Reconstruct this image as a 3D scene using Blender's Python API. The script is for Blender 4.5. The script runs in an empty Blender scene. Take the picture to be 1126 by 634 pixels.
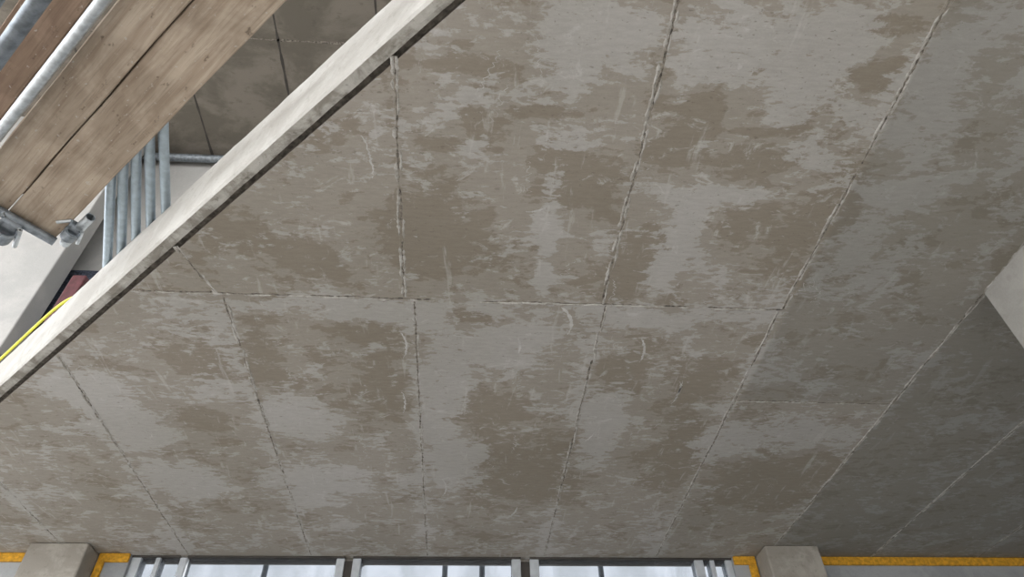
import bpy, bmesh, math, random
import numpy as np
from mathutils import Vector, Matrix
random.seed(7); np.random.seed(7)
scn=bpy.context.scene
CZ=1.6; H=4.0; TOP=4.4; UP=7.9
U=Vector((-.733,.680,0)); N=Vector((-.680,-.733,0))
def SN(s,n,z): return U*s+N*n+Vector((0,0,z))

# ------------------------------------------------------------------ materials
def newmat(name):
    m=bpy.data.materials.new(name); m.use_nodes=True
    nt=m.node_tree; nt.nodes.clear()
    o=nt.nodes.new('ShaderNodeOutputMaterial'); b=nt.nodes.new('ShaderNodeBsdfPrincipled')
    nt.links.new(b.outputs[0],o.inputs[0]); return m,nt,b,o
class G:
    def __init__(s,nt): s.nt=nt
    def n(s,t,**k):
        x=s.nt.nodes.new(t)
        for a,v in k.items(): setattr(x,a,v)
        return x
    def lk(s,a,b): s.nt.links.new(a,b)
    def coord(s,scale,loc=(0,0,0),rot=(0,0,0)):
        t=s.n('ShaderNodeTexCoord'); m=s.n('ShaderNodeMapping')
        m.inputs['Scale'].default_value=scale; m.inputs['Location'].default_value=loc; m.inputs['Rotation'].default_value=rot
        s.lk(t.outputs['Object'],m.inputs[0]); return m.outputs[0]
    def noise(s,vec,scale,detail=6,rough=.6,dist=0):
        x=s.n('ShaderNodeTexNoise'); x.inputs['Scale'].default_value=scale; x.inputs['Detail'].default_value=detail
        x.inputs['Roughness'].default_value=rough; x.inputs['Distortion'].default_value=dist
        s.lk(vec,x.inputs['Vector']); return x.outputs[0]
    def math(s,op,a,b=None,clamp=False):
        x=s.n('ShaderNodeMath',operation=op); x.use_clamp=clamp
        for i,v in enumerate((a,b)):
            if v is None: continue
            if isinstance(v,(int,float)): x.inputs[i].default_value=v
            else: s.lk(v,x.inputs[i])
        return x.outputs[0]
    def ramp(s,v,lo,hi,a=0.,b=1.):
        x=s.n('ShaderNodeMapRange'); x.interpolation_type='SMOOTHSTEP'
        x.inputs[1].default_value=lo; x.inputs[2].default_value=hi; x.inputs[3].default_value=a; x.inputs[4].default_value=b
        s.lk(v,x.inputs[0]); return x.outputs[0]
    def mix(s,f,a,b,mode='MIX'):
        x=s.n('ShaderNodeMix',data_type='RGBA',blend_type=mode)
        for i,v in ((0,f),(6,a),(7,b)):
            if isinstance(v,(int,float)): x.inputs[i].default_value=v
            elif isinstance(v,tuple): x.inputs[i].default_value=(*v,1)
            else: s.lk(v,x.inputs[i])
        return x.outputs[2]
    def bump(s,h,b,strength=.3,dist=.01):
        x=s.n('ShaderNodeBump'); x.inputs['Strength'].default_value=strength; x.inputs['Distance'].default_value=dist
        s.lk(h,x.inputs['Height']); s.lk(x.outputs[0],b.inputs['Normal'])

def concrete_soffit():
    m,nt,b,o=newmat('formed_concrete_soffit'); g=G(nt)
    at=g.n('ShaderNodeAttribute',attribute_name='stain'); sp=g.n('ShaderNodeSeparateColor'); g.lk(at.outputs['Color'],sp.inputs[0])
    R,L,D=sp.outputs
    v1=g.coord((1,1.25,1)); v2=g.coord((1,2.6,1)); v3=g.coord((1,1,1))
    big=g.noise(v1,3.6,10,.68,.3); med=g.noise(v2,10,6,.62,.4)
    f1=g.math('ADD',g.math('MULTIPLY',big,.66),g.math('MULTIPLY',med,.34))
    brown=g.ramp(g.math('SUBTRACT',g.math('ADD',f1,g.math('MULTIPLY',R,.125)),g.math('MULTIPLY',L,.06)),.53,.565)
    v4=g.coord((1,1.3,1),(13,7,3)); v5=g.coord((1,2.8,1),(3,17,3))
    big2=g.noise(v4,3.8,10,.68,.4); med2=g.noise(v5,12,6,.65,.4)
    f2=g.math('ADD',g.math('MULTIPLY',big2,.62),g.math('MULTIPLY',med2,.38))
    light=g.ramp(g.math('SUBTRACT',g.math('ADD',f2,g.math('MULTIPLY',L,.15)),g.math('MULTIPLY',R,.07)),.52,.56)
    col=g.mix(g.math('MULTIPLY',brown,.85),(.345,.322,.286),(.268,.238,.196))
    col=g.mix(g.math('MULTIPLY',light,.72),col,(.475,.474,.466))
    # thin chalky wisps and faint runs
    ws=g.noise(g.coord((1,1.5,1),(31,3,3)),7,10,.72,1.2)
    col=g.mix(g.math('MULTIPLY',g.ramp(ws,.575,.66),.5),col,(.58,.585,.58))
    rn=g.noise(g.coord((6,.9,1),(11,23,3)),3.2,6,.6,.35)
    col=g.mix(g.math('MULTIPLY',g.ramp(rn,.61,.69),.38),col,(.56,.56,.55))
    # faint formwork grain
    st=g.noise(g.coord((1,4,1)),14,6,.7,0)
    col=g.mix(1.0,col,g.mix(g.ramp(st,.3,.7),(.92,.915,.91),(1.05,1.05,1.05)),'MULTIPLY')
    cl=g.noise(v3,.9,4,.5,0)
    col=g.mix(1.0,col,g.mix(g.ramp(cl,.3,.7),(.92,.915,.90),(1.07,1.07,1.08)),'MULTIPLY')
    # blow holes : short dark dashes
    p=g.noise(g.coord((1,2.2,1),(5,5,5)),24,3,.6,0)
    pit=g.ramp(p,.63,.70)
    pz=g.ramp(g.noise(v3,1.6,3,.5),.40,.58)
    pit=g.math('MULTIPLY',pit,pz)
    col=g.mix(g.math('MULTIPLY',pit,.5),col,(.16,.14,.11))
    p2=g.ramp(g.noise(v3,60,2,.5),.69,.73)
    col=g.mix(g.math('MULTIPLY',p2,.5),col,(.17,.155,.13))
    sp2=g.noise(v3,120,3,.6)
    col=g.mix(1.0,col,g.mix(sp2,(.92,.92,.92),(1.08,1.08,1.08)),'MULTIPLY')
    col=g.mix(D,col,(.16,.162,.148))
    g.lk(col,b.inputs['Base Color']); 
    g.lk(g.math('SUBTRACT',.85,g.math('MULTIPLY',light,.12)),b.inputs['Roughness'])
    b.inputs['Specular IOR Level'].default_value=.3
    h=g.math('ADD',g.math('MULTIPLY',sp2,.1),g.math('MULTIPLY',pit,-1.0)); h=g.math('ADD',h,g.math('MULTIPLY',big,.8))
    g.bump(h,b,.28,.005)
    return m
def concrete(name,a,bc,scale=3,stretch=(1,1,1),dark=(.15,.14,.12),spots=.4,lo=.42,hi=.6,bump=.4):
    m,nt,b,o=newmat(name); g=G(nt)
    v=g.coord(stretch); n1=g.noise(v,scale,8,.65,.4)
    col=g.mix(g.ramp(n1,lo,hi),a,bc)
    n2=g.noise(g.coord(stretch,(4,4,4)),scale*6,5,.65)
    col=g.mix(g.math('MULTIPLY',g.ramp(n2,.56,.68),spots),col,dark)
    n3=g.noise(g.coord((1,1,1)),110,3,.6)
    col=g.mix(1.0,col,g.mix(n3,(.90,.90,.90),(1.10,1.10,1.10)),'MULTIPLY')
    g.lk(col,b.inputs['Base Color']); b.inputs['Roughness'].default_value=.88; b.inputs['Specular IOR Level'].default_value=.25
    g.bump(g.math('ADD',n2,g.math('MULTIPLY',n3,.3)),b,bump,.006)
    return m
def plain(name,c,rough=.6,metal=0,var=.12,scale=20,stretch=(1,1,1)):
    m,nt,b,o=newmat(name); g=G(nt)
    n1=g.noise(g.coord(stretch),scale,5,.6)
    lo=tuple(x*(1-var*2) for x in c); hi=tuple(min(1,x*(1+var*2)) for x in c)
    g.lk(g.mix(g.ramp(n1,.3,.7),lo,hi),b.inputs['Base Color'])
    b.inputs['Roughness'].default_value=rough; b.inputs['Metallic'].default_value=metal
    return m
def wood(name,c1,c2,axis_rot):
    m,nt,b,o=newmat(name); g=G(nt)
    # plank local X = along the board
    v=g.coord((1,10,6)); n1=g.noise(v,2.4,6,.6,.8)
    gr=g.noise(g.coord((1.2,40,20)),3,4,.6,.2)
    col=g.mix(g.ramp(n1,.3,.7),c1,c2)
    col=g.mix(g.math('MULTIPLY',g.ramp(gr,.5,.7),.3),col,tuple(x*.5 for x in c1))
    big=g.noise(g.coord((1,1,1)),3,5,.6,.5)
    col=g.mix(1.,col,g.mix(g.ramp(big,.35,.65),(.76,.74,.72),(1.08,1.08,1.08)),'MULTIPLY')
    sp=g.noise(g.coord((1,1.6,1),(2,3,4)),24,4,.6)
    col=g.mix(g.math('MULTIPLY',g.ramp(sp,.64,.69),.55),col,(.50,.49,.46))
    sp3=g.noise(g.coord((1,2,1),(9,3,4)),9,4,.6)
    col=g.mix(g.math('MULTIPLY',g.ramp(sp3,.62,.70),.7),col,(.08,.06,.045))
    g.lk(col,b.inputs['Base Color']); b.inputs['Roughness'].default_value=.85; b.inputs['Specular IOR Level'].default_value=.2
    g.bump(g.math('ADD',gr,n1),b,.4,.003)
    return m

M_sof=concrete_soffit()
M_lip=concrete('edge_strip_concrete',(.27,.255,.225),(.48,.47,.44),7,dark=(.12,.11,.09),spots=.5,lo=.40,hi=.58)
M_face=concrete('edge_face_concrete',(.45,.44,.415),(.53,.525,.50),4,dark=(.29,.275,.245),spots=.35,bump=.15)
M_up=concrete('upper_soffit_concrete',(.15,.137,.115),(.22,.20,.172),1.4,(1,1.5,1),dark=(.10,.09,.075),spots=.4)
M_col=concrete('column_concrete',(.28,.262,.232),(.36,.34,.305),4,dark=(.2,.19,.16))
M_wall=concrete('wall_concrete',(.33,.325,.305),(.39,.385,.365),2,dark=(.25,.24,.22),spots=.3)
M_grey=concrete('masonry_wall_paint',(.30,.32,.335),(.36,.38,.395),3,dark=(.2,.2,.2),spots=.2)
M_white=concrete('white_plaster',(.42,.42,.41),(.49,.485,.47),2,dark=(.36,.36,.34),spots=.2)
M_floor=concrete('floor_concrete',(.39,.365,.335),(.49,.465,.43),1.2,dark=(.25,.24,.22),spots=.3)
M_ground=concrete('ground_gravel',(.39,.365,.335),(.48,.455,.42),.8,dark=(.25,.24,.22),spots=.3)
M_lait=concrete('laitance_ridge',(.33,.315,.285),(.50,.49,.47),20,dark=(.22,.21,.18),spots=.5)
M_crack=plain('dark_joint_crack',(.19,.172,.148),.95,0,.35,40)  # dark colour of the crack strips along the panel joints
M_groove=plain('drip_groove_concrete',(.15,.135,.115),.95,0,.25,30)
M_smear=concrete('cement_smear',(.46,.46,.45),(.58,.58,.57),14,dark=(.36,.35,.32),spots=.3)
M_galv=plain('galvanised_steel',(.50,.54,.57),.42,.75,.10,30)
M_galvd=plain('weathered_steel',(.24,.27,.30),.5,.7,.15,25)
M_tube=plain('galvanised_tube_bright',(.42,.50,.56),.45,.6,.06,25)
M_w1=wood('scaffold_board_wood',(.33,.265,.205),(.47,.40,.325),0)
M_w2=wood('scaffold_board_wood_red',(.23,.165,.125),(.31,.23,.175),0)
M_or=plain('orange_sealing_foam',(.60,.31,.02),.8,0,.15,30)
M_yel=plain('yellow_rubber',(.72,.70,.06),.5,0,.05,30)
M_red=plain('red_plastic',(.45,.04,.03),.5,0,.1,30)
M_mar=plain('maroon_painted_metal',(.10,.03,.035),.6,0,.15,20)
M_frame=plain('window_frame_aluminium',(.50,.54,.58),.4,.1,.05,10)
M_dark=plain('dark_gasket',(.05,.045,.04),.7,0,.1,10)
M_blue=plain('blue_grey_debris_net',(.05,.06,.085),.8,0,.35,60)
# glazing, film tint added to dim the sky (two faces, tint applies twice)
M_film,nt,b,o=newmat('sky_dimming_film_glass'); g=G(nt)
tr=g.n('ShaderNodeBsdfTransparent'); ms=g.n('ShaderNodeMixShader')
nz=g.noise(g.coord((1.6,1,.6)),2.2,4,.5,.5)
g.lk(g.mix(g.ramp(nz,.35,.65),(.345,.36,.375),(.405,.42,.44)),tr.inputs[0])
b.inputs['Base Color'].default_value=(.5,.53,.56,1); b.inputs['Roughness'].default_value=.25
ms.inputs[0].default_value=.08
g.lk(tr.outputs[0],ms.inputs[1]); g.lk(b.outputs[0],ms.inputs[2]); g.lk(ms.outputs[0],o.inputs[0])

# ------------------------------------------------------------------ helpers
def mesh_obj(name,verts,faces,mat,parent=None,smooth=False):
    me=bpy.data.meshes.new(name); me.from_pydata([tuple(v) for v in verts],[],faces); me.update()
    ob=bpy.data.objects.new(name,me); scn.collection.objects.link(ob)
    if mat: me.materials.append(mat)
    if parent: ob.parent=parent
    if smooth:
        for p in me.polygons: p.use_smooth=True
    return ob
def box(name,x0,x1,y0,y1,z0,z1,mat,parent=None,bev=.004):
    v=[(x,y,z) for z in (z0,z1) for y in (y0,y1) for x in (x0,x1)]
    f=[(0,2,3,1),(4,5,7,6),(0,1,5,4),(2,6,7,3),(0,4,6,2),(1,3,7,5)]
    ob=mesh_obj(name,v,f,mat,parent)
    if bev:
        md=ob.modifiers.new('b','BEVEL'); md.width=bev; md.segments=2
    return ob
def empty(name):
    e=bpy.data.objects.new(name,None); scn.collection.objects.link(e); return e
def tube(name,a,b,r,mat,parent=None,wall=.004,seg=20,rings=1):
    a=Vector(a); b=Vector(b); d=(b-a).normalized()
    q=d.to_track_quat('Z','Y'); vs=[];fs=[]
    prof=[(a,r),(b,r),(b,r-wall),(a,r-wall)]
    for c,rr in prof:
        for i in range(seg):
            t=2*math.pi*i/seg
            vs.append(c+q@Vector((rr*math.cos(t),rr*math.sin(t),0)))
    for k in range(4):
        for i in range(seg):
            j=(i+1)%seg; k2=(k+1)%4
            fs.append((k*seg+i,k*seg+j,k2*seg+j,k2*seg+i))
    ob=mesh_obj(name,vs,fs,mat,parent)
    for p in ob.data.polygons: p.use_smooth=True
    md=ob.modifiers.new('e','EDGE_SPLIT'); md.split_angle=math.radians(50)
    return ob

# ------------------------------------------------------------------ main soffit
def xe(y,n=-.695): return (-n-.733*y)/.680
ys=np.concatenate([np.linspace(-6,.7,14),np.arange(.72,5.84,.018),[5.9,6.05]])
ts=np.concatenate([np.arange(0,10.6,.02),np.linspace(10.7,17,20)])
YY,TT=np.meshgrid(ys,ts,indexing='ij'); XX=xe(YY)+TT
ny,nt_=YY.shape
co=np.stack([XX,YY,np.full_like(XX,H)],-1).reshape(-1,3)
idx=np.arange(ny*nt_).reshape(ny,nt_)
quads=np.stack([idx[:-1,:-1],idx[1:,:-1],idx[1:,1:],idx[:-1,1:]],-1).reshape(-1,4)
me=bpy.data.meshes.new('ceiling'); me.vertices.add(len(co)); me.vertices.foreach_set('co',co.ravel())
me.loops.add(quads.size); me.loops.foreach_set('vertex_index',quads.ravel().astype(np.int32))
me.polygons.add(len(quads)); me.polygons.foreach_set('loop_start',np.arange(0,quads.size,4,dtype=np.int32))
me.update(calc_edges=True); me.validate()
ceiling=bpy.data.objects.new('ceiling',me); scn.collection.objects.link(ceiling); me.materials.append(M_sof)
brown="-2,125,13,3;1,150,10,6;-18,159,11,4;26,143,11,3;47,177,20,14;-17,212,19,26;93,142,7,9;123,168,16,10;122,148,13,2;114,140,4,2;151,199,22,22;81,226,11,18;81,156,9,9;156,100,12,4;154,119,10,7;-80,233,22,11;-114,211,12,14;-58,287,15,9;-50,339,11,28;-123,314,15,15;1,270,14,5;19,297,10,6;8,356,23,20;44,437,33,46;90,325,13,18;140,323,14,18;144,409,19,36;229,446,41,34;-154,315,15,10;-161,383,17,16"
light="35,193,5,18;36,231,4,17;110,181,25,4;101,201,6,22;97,231,6,16;45,113,17,14;130,112,17,14;95,114,17,10;-57,269,29,5;-112,371,22,18;-18,271,10,10;22,292,23,20;-14,347,12,49;-8,425,16,25;90,266,24,7;87,375,12,44;179,395,19,23;226,382,31,15;-212,384,22,16;-204,456,25,20;-226,345,21,18;-107,454,26,27;191,197,17,33;182,129,15,24"
def field(s,p=3.0):
    out=np.zeros_like(XX)
    for it in s.split(';'):
        a=[float(q)/100 for q in it.split(',')]
        d=np.sqrt(((XX-a[0])/(a[2]*1.25))**2+((YY-a[1])/(a[3]*1.25))**2)
        out=np.maximum(out,np.clip(1.35-d,0,1)**.8)
    return out
Rf=field(brown); Lf=field(light)
# slight laitance haze beside the panel joints
seams=[-3.33,-2.335,-1.325,-.32,.70,1.70,2.715,3.71,4.71]
ds=np.min([abs(XX-s) for s in seams],0)
Lf=np.maximum(Lf,np.clip(1-ds/.09,0,1)*.45*(YY>2.56))
Rf=np.maximum(Rf,np.clip(1-ds/.07,0,1)*.4*(YY<2.56))
Lf=np.maximum(Lf,np.where(XX<1.7,np.clip(1-abs(YY-2.63)/.10,0,1)*.5,0))
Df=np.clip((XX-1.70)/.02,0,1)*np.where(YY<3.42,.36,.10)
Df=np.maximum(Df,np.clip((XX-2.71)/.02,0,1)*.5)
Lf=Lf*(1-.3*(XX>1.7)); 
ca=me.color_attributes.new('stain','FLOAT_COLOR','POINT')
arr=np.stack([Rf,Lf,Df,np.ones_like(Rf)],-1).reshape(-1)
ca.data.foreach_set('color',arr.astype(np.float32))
me.polygons.foreach_set('use_smooth',np.zeros(len(me.polygons),dtype=bool))

# panel joints : irregular fins and dark cracks, real strips on the soffit
def joint(name,pts,w,mat,drop,gap=0.0,jit=.004,off=0.,step=.016):
    pts=[Vector(p) for p in pts]; vs=[];fs=[]
    samp=[]
    for a,b in zip(pts[:-1],pts[1:]):
        n=max(2,int((b-a).length/step))
        for i in range(n): samp.append(a.lerp(b,i/n))
    samp.append(pts[-1])
    d=(pts[-1]-pts[0]).normalized(); q=Vector((-d.y,d.x)); o=0;on=True;run=0
    for i,p in enumerate(samp):
        o=.85*o+random.uniform(-jit,jit)*.6
        if run<=0:
            on = random.random()>gap; run=random.randint(1,7)
        run-=1
        ww=w*(.35+1.1*random.random())*(1 if on else .04)
        c=p+q*(o+off); z=H-drop*(.4+.8*random.random())*(1 if on else .1)
        vs+= [(*(c-q*ww/2),H-.0003),(*c,z),(*(c+q*ww/2),H-.0003)]
        if i:
            b=3*(i-1); fs+=[(b,b+1,b+4,b+3),(b+1,b+2,b+5,b+4)]
    return mesh_obj(name,vs,fs,mat,ceiling)
J=[[(-.32,1.22),(-.35,2.55)],[(-.30,2.58),(-.32,5.83)],[(.72,.3),(.69,2.56)],[(.715,2.57),(.71,5.83)],
   [(1.71,.2),(1.68,2.56)],[(1.665,2.58),(1.71,5.83)],[(-1.42,2.24),(-1.31,2.56)],[(-1.28,2.58),(-1.32,5.83)],
   [(-2.315,3.12),(-2.35,5.83)],[(2.73,.2),(2.71,5.83)],[(3.73,2.4),(3.69,5.83)],[(-3.32,4.1),(-3.32,5.83)],[(4.72,3),(4.70,5.83)]]
for i,pp in enumerate(J):
    g2=.35 if i in(4,5,9,10,12,2,3) else .45
    joint('joint_crack_%d'%i,pp,.0095,M_crack,.0008,.15,.004)
    joint('joint_fin_%d'%i,pp,.014,M_lait,.004,g2,.004,off=.007)
    joint('joint_fin_b_%d'%i,pp,.012,M_lait,.003,.45,.004,off=-.008)
for i,pp in enumerate([[(-1.72,2.555),(-.32,2.56)],[(-.32,2.565),(.70,2.56)],[(.70,2.56),(1.70,2.565)],[(1.69,3.42),(2.70,3.42)]]):
    joint('cross_joint_crack_%d'%i,pp,.010,M_crack,.0008,.12,.004)
    joint('cross_joint_fin_%d'%i,pp,.016,M_lait,.004,.35,.004,off=.010)
# trowel smears
def smear(name,c,r,a0,a1,w):
    vs=[];fs=[];n=26
    for i in range(n+1):
        t=i/n; a=math.radians(a0+(a1-a0)*t); ww=w*math.sin(math.pi*min(1,t*1.05+.03)*.97)**.5*(.3+.9*random.random())
        rr=r*(1+.02*random.random())
        for s_ in(-.5,.5):
            vs.append((c[0]+(rr+s_*ww)*math.cos(a),c[1]+(rr+s_*ww)*math.sin(a),H-.0006))
        if i: b=2*(i-1); fs.append((b,b+1,b+3,b+2))
    return vs,fs
allv=[];allf=[]
def add(vf):
    o=len(allv); allv.extend(vf[0]); allf.extend([tuple(k+o for k in f) for f in vf[1]])
for a in [((.25,1.83),.12,40,95,.014),((-.62,2.95),.26,-25,25,.018),((.35,2.75),.20,-50,20,.022),((.02,2.95),.26,-20,10,.016),
    ((.72,2.98),.28,-30,15,.018),((.95,3.35),.35,-20,20,.014),((1.0,3.3),.3,-15,20,.01),((-.9,3.5),.5,-12,14,.014),((-.45,4.6),.3,-25,25,.014),
    ((-.95,1.75),.5,-20,5,.012),((.55,3.75),.3,10,40,.01),((.1,4.9),.3,0,40,.014)]: add(smear('',*a))
for i in range(60):
    x=random.uniform(-2.2,2.3); y=random.uniform(1.0,5.3)
    if -.68*x-.733*y>-.8: continue
    r=random.uniform(.9,4); a0=random.choice([0,0,0,180,180,40])+random.uniform(-22,22); L=random.uniform(.05,.28)/r*57
    ca_=math.radians(a0); add(smear('',(x-r*math.cos(ca_),y-r*math.sin(ca_)),r,a0,a0+L,random.uniform(.002,.006)))
mesh_obj('cement_smears',allv,allf,M_smear,ceiling)

# ------------------------------------------------------------------ slab edge with drip groove
prof=[(-.697,H,0),(-.697,H+.03,0),(-.670,H+.03,0),(-.670,H,0),(-.652,H-.001,1),(-.637,H,1),(-.622,H,1),(-.612,H+.012,2),(-.610,H+.05,2),(-.610,H+.15,2),(-.610,H+.26,2),(-.610,H+.37,2),(-.616,H+.40,2),(-.70,H+.40,2),(-9.,H+.40,2)]
S=np.arange(-7,8.2,.03); vs=[];fs=[];mi=[]
jf=np.zeros((len(S),len(prof)))
for k in range(len(prof)):
    r=np.random.randn(len(S)); r=np.convolve(r,np.ones(5)/5,'same'); jf[:,k]=r
for i,s_ in enumerate(S):
    lim=min(-.701,max(-9.,(.68*s_-6.05)/.733))
    for k,(n_,z,m_) in enumerate(prof):
        amp=.001
        if k in(7,12,3): amp=.0025
        if k==14: n_=lim
        vs.append(SN(s_,n_+(jf[i,k]*amp if k!=14 else 0),z+abs(jf[i,(k+3)%len(prof)])*amp*(1 if k<13 else 0)))
m=len(prof)
for i in range(len(S)-1):
    for k in range(m-1):
        fs.append((i*m+k,i*m+k+1,(i+1)*m+k+1,(i+1)*m+k)); mi.append([0,1,2][max(prof[k][2],prof[k+1][2])] if k>2 else 0)
edge=mesh_obj('slab_edge',vs,fs,None,ceiling)
for mm in (M_groove,M_lip,M_face): edge.data.materials.append(mm)
for p,q in zip(edge.data.polygons,mi): p.material_index=q

# ------------------------------------------------------------------ upper storey
cu=box('ceiling_upper',-7.5,7.5,-6,6.03,UP,UP+.35,M_up,bev=0)
def jointz(name,a,b,w,z,mat,par):
    d=(Vector(b)-Vector(a)).normalized(); q=Vector((-d.y,d.x)); vs=[];fs=[];n=60
    for i in range(n+1):
        p=Vector(a).lerp(Vector(b),i/n); ww=w*(.5+random.random())
        vs+=[(*(p-q*ww/2),z-.001),(*(p+q*ww/2),z-.001)]
        if i: k=2*(i-1); fs.append((k,k+1,k+3,k+2))
    return mesh_obj(name,vs,fs,mat,par)
for i,x in enumerate((-4.9,-3.93,-2.92,-1.95,-.98,.02)):
    jointz('joint_upper_%d'%i,(x,0),(x,4.5),.022,UP,M_dark,cu)
jointz('joint_upper_cross',(-7,3.1),(2,3.1),.02,UP,M_crack,cu)
wub=box('wall_upper_back',-7.5,7.5,4.55,4.75,TOP+.002,UP-.001,M_white,bev=0)
tube('service_pipe',(-3.6,4.46,7.80),(-1.5,4.46,7.80),.045,M_galvd,wub)
box('wall_upper_left',-6.0,-3.48,4.08,4.28,TOP+.01,UP-.001,M_white,bev=.01)
box('debris_net',-3.95,-3.0,4.44,4.47,TOP+.004,6.0,M_blue,bev=.003)

# ------------------------------------------------------------------ facade
box('wall_back_left',-7.5,-2.82,5.83,6.03,0,H,M_grey,bev=0)
box('wall_back_right',2.40,7.5,5.83,6.03,0,H,M_grey,bev=0)
def strip(name,parts):
    e=empty(name)
    for i,p in enumerate(parts): box('foam_%d'%i,*p,M_or,e,.008)
strip('trim_1',[(-5.2,-3.56,5.80,5.83,H-.075,H-.002),(-3.07,-2.82,5.80,5.83,H-.075,H-.002),(-3.07,-3.01,5.80,5.83,0,H-.075)])
strip('trim_2',[(2.40,2.60,5.80,5.83,H-.075,H-.002),(2.53,2.60,5.80,5.83,0,H-.075),(3.10,6.8,5.80,5.83,H-.075,H-.002)])
def column(name,x0,x1,y0,y1):
    e=box(name,x0,x1,y0,y1,0,H-.001,M_col,bev=.015)
    return e
column('concrete_column',-3.55,-3.08,5.60,5.83)
column('concrete_column.001',2.61,3.09,5.57,5.83)
# windows
fr=[(-2.82,-2.74),(-2.62,-2.58),(-2.42,-2.36),(-1.10,-1.03),(-.96,-.89),(.42,.50),(.58,.66),(2.06,2.14),(2.20,2.24),(2.34,2.40)]
groups=[(-2.82,-2.42,[0,1,2]),(-2.36,-1.03,[3]),(-.96,.50,[4,5]),(.58,2.14,[6,7]),(2.14,2.40,[8,9])]
for i,(a,b_,ms_) in enumerate(groups):
    e=empty('window_%d'%(i+1))
    for k in ms_: box('mullion_%d'%k,fr[k][0],fr[k][1],5.86,5.98,0,H-.014,M_frame,e,.006)
    box('head_profile',a,b_,5.85,5.98,H-.014,H-.001,M_dark,e,.002)
    box('sill_profile',a,b_,5.86,5.98,0.0,.08,M_frame,e,.004)
    box('mid_rail',a,b_,5.88,5.96,1.0,1.08,M_frame,e,.004)
    box('glass',a+.01,b_-.01,5.885,5.895,.08,H-.015,M_film,e,0)
box('window_infill',-1.03,-.96,5.88,5.97,0,H-.03,M_dark,bpy.data.objects['window_2'],0)
box('window_infill_b',.50,.58,5.88,5.97,0,H-.03,M_dark,bpy.data.objects['window_4'],0)
# scaffold added outside the facade, standing in for brownish reflections in the glass
es=empty('added_facade_scaffold')
for i,x in enumerate((-2.1,-.2,.2,1.5,3.2)): tube('standard_%d'%i,(x,7.3,-.12),(x,7.3,7),.03,M_galvd,es)
tube('ledger',(-4,7.26,5.1),(4,7.26,5.1),.03,M_galvd,es); tube('brace',(-2.1,7.24,3.6),(.2,7.24,5.6),.028,M_w2,es)
# right wall, closing walls, floor, ground
box('wall_right',2.715,2.95,-1.6,2.39,0,H-.001,M_wall,bev=.006)
box('wall_far_right',7.5,7.7,-6,6.03,0,UP,M_grey,bev=0)
box('floor',-7.5,7.7,-6,6.03,-.1,0,M_floor,bev=0)
gr=mesh_obj('ground',[(-60,-60,-.12),(60,-60,-.12),(60,60,-.12),(-60,60,-.12)],[(0,1,2,3)],M_ground)

# ------------------------------------------------------------------ scaffold
sc=empty('scaffold_platform')
def plank(name,s0,s1,n0,n1,z0,t,mat):
    L=s1-s0;W=n1-n0; segs=40; vs=[];fs=[]
    for i in range(segs+1):
        x=L*i/segs; w=.0015*math.sin(i*.9+n0*50)
        for (y,z) in ((.004,0),(W-.004,0),(W+w,.004),(W+w,t-.004),(W-.004,t),(.004,t),(w,t-.004),(w,.004)):
            vs.append((x,y,z+.003*math.sin(i*.35+n1*20)))
    for i in range(segs):
        for k in range(8):
            a=i*8+k;b_=i*8+(k+1)%8; fs.append((a,b_,b_+8,a+8))
    fs.append(tuple(range(8))[::-1]); fs.append(tuple(segs*8+k for k in range(8)))
    ob=mesh_obj(name,vs,fs,mat,sc)
    R=Matrix(((U.x,N.x,0),(U.y,N.y,0),(0,0,1))).to_4x4()
    ob.matrix_world=Matrix.Translation(SN(s0,n0,z0))@R
    return ob
z0=4.30
plank('board_1',-.9,3.32,-.325,-.090,z0,.045,M_w1)
plank('board_2',-.9,3.35,-.084,.100,z0-.004,.045,M_w1)
plank('board_3',-.9,3.30,.17,.36,z0+.09,.045,M_w2)
plank('gap_blocking_strip',-.9,3.2,-.14,-.03,z0+.049,.022,M_w2)  # strip added above the boards to block light through their gap
tube('ledger_1',SN(-1,.135,4.262),SN(5,.135,4.262),.0242,M_galv,sc)
tube('ledger_2',SN(-1,.215,3.55),SN(4,.215,3.55),.0242,M_galvd,sc)
tube('ledger_3',SN(-1,.285,3.45),SN(4,.285,3.45),.0242,M_galvd,sc)
tube('transom_1',SN(3.30,-.33,4.268),SN(3.30,1.0,4.268),.0242,M_galvd,sc)
tube('transom_2',SN(-.5,-.40,4.272),SN(-.5,1.0,4.272),.0242,M_galvd,sc)
for i,(s_,n_) in enumerate([(3.4,.75),(-.6,.75)]): tube('standard_%d'%i,SN(s_,n_,0),SN(s_,n_,6.8),.0242,M_galv,sc)
def coupler(name,s_,n_,z,k=1.0):
    e=empty(name); e.parent=sc
    c=SN(s_,n_,z); Zv=Vector((0,0,1))
    tube(name+'_ring',c-N*.03*k,c+N*.03*k,.034*k,M_galvd,e,.010)
    tube(name+'_ring2',c+Zv*-.04*k-U*.028*k,c+Zv*-.04*k+U*.028*k,.033*k,M_galvd,e,.010)
    tube(name+'_bolt',c+U*.05*k-Zv*.05*k,c+U*.05*k+Zv*.06*k,.009*k,M_galv,e,.008)
    tube(name+'_nut',c+U*.05*k-Zv*.055*k,c+U*.05*k-Zv*.035*k,.016*k,M_galv,e,.014,6)
    tube(name+'_bolt2',c-U*.04*k+N*.03*k,c+U*.02*k+N*.07*k,.008*k,M_galv,e,.007)
    tube(name+'_bolt3',c-U*.045*k-N*.03*k-Zv*.03*k,c+U*.045*k-N*.05*k-Zv*.03*k,.008*k,M_galv,e,.007)
coupler('coupler_1',3.16,-.355,4.29,1.1); coupler('coupler_2',3.34,-.13,4.25,1.5); coupler('coupler_3',3.32,.0,4.255,1.4)
tube('coupled_stub_tube',SN(3.02,-.372,4.29),SN(3.30,-.372,4.29),.0242,M_galv,sc)
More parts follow.
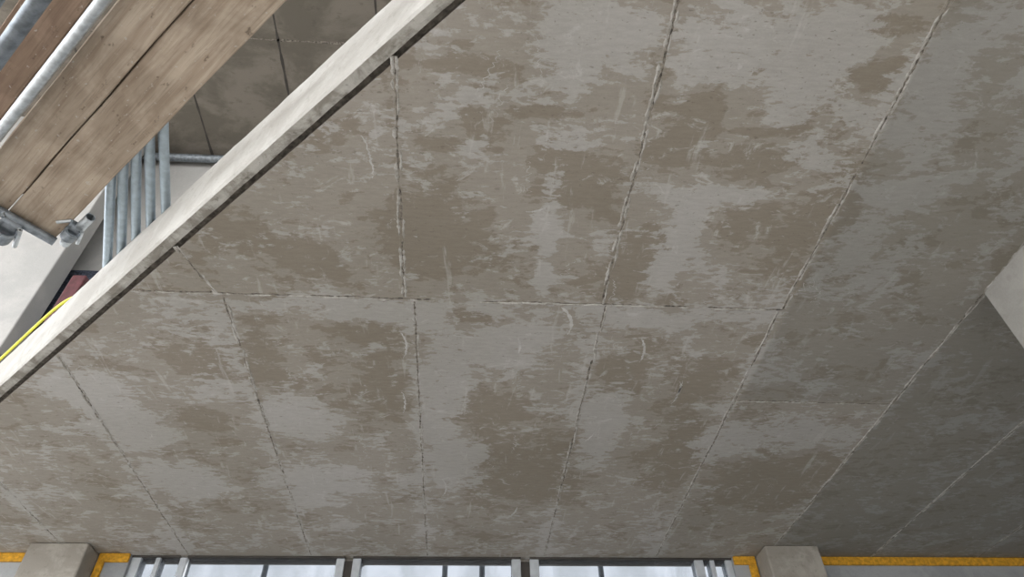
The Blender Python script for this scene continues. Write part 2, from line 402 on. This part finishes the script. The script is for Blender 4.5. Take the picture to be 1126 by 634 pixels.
tube('brace_tube',SN(3.40,-.16,4.21),SN(3.55,1.0,4.12),.0242,M_galvd,sc)
def hook(name,n0,n1):
    vs=[];fs=[]
    pr=[(3.20,z0-.008),(3.36,z0-.008),(3.36,z0+.055),(3.352,z0+.055),(3.352,z0-.005),(3.20,z0-.005)]
    for n_ in (n0,n1):
        for s_,z in pr: vs.append(SN(s_,n_,z))
    k=len(pr)
    for i in range(k): fs.append((i,(i+1)%k,k+(i+1)%k,k+i))
    fs.append(tuple(range(k))); fs.append(tuple(range(k,2*k))[::-1])
    mesh_obj(name,vs,fs,M_galvd,sc)
hook('end_band_2',.03,.095)
tube('red_cap',SN(3.41,-.09,4.16),SN(3.47,-.04,4.16),.030,M_red,sc,.028)
box('tube_bearer',-1.84,-1.60,1.86,1.91,z0+.046,4.404,M_w2,sc,.004)

# tubes stored across from slab to platform
st=empty('scaffold_tube_stack')
A0,B0=Vector((-2.06,2.69)),Vector((-1.87,2.20)); A1,B1=Vector((-1.64,2.35)),Vector((-1.50,1.84))
for i in range(5):
    f=i/4; a=A0.lerp(A1,f); b_=B0.lerp(B1,f); d=(a-b_).normalized()
    zz=4.431
    p0=a+d*(1.0+.1*random.random()); p1=b_-d*(.36)
    tube('tube_%d'%i,(*p0,zz),(*p1,zz),.0242,M_tube,st)
# yellow cable lying along the slab edge
cu_=bpy.data.curves.new('yellow_cable','CURVE'); cu_.dimensions='3D'; cu_.bevel_depth=.009; cu_.bevel_resolution=4
sp=cu_.splines.new('NURBS'); P_=[SN(3.7,-.72,4.415),SN(3.78,-.66,4.415),SN(3.85,-.62,4.412),SN(4.0,-.601,4.408),SN(4.3,-.598,4.405),SN(4.7,-.60,4.407),SN(5.2,-.597,4.404),SN(6,-.60,4.41),SN(7,-.62,4.412)]
sp.points.add(len(P_)-1)
for q,p in zip(sp.points,P_): q.co=(*p,1)
sp.use_endpoint_u=True; sp.order_u=3
ob=bpy.data.objects.new('yellow_cable',cu_); scn.collection.objects.link(ob); cu_.materials.append(M_yel)
e=box('maroon_site_cabinet',-2.90,-2.80,3.60,3.80,TOP+.003,5.12,M_mar,bev=.01)

# ------------------------------------------------------------------ light
w=bpy.data.worlds.new('world'); scn.world=w; w.use_nodes=True
bg=w.node_tree.nodes['Background']; bg.inputs[0].default_value=(.97,.98,1.0,1); bg.inputs[1].default_value=5.1

# ------------------------------------------------------------------ camera
cam=bpy.data.cameras.new('camera'); co_=bpy.data.objects.new('camera',cam); scn.collection.objects.link(co_)
Xc=Vector((.997762,-.028968,-.060266)); Yc=Vector((-.063398,-.696374,-.714873)); Zc=Xc.cross(Yc)
Mx=Matrix((Xc,Yc,Zc)).to_4x4(); Mx.translation=Vector((0,0,CZ)); co_.matrix_world=Mx
cam.sensor_width=36; cam.lens=733/1126*36; cam.clip_start=.02
scn.camera=co_
scn.view_settings.view_transform='Standard'; scn.view_settings.look='None'; scn.view_settings.exposure=0
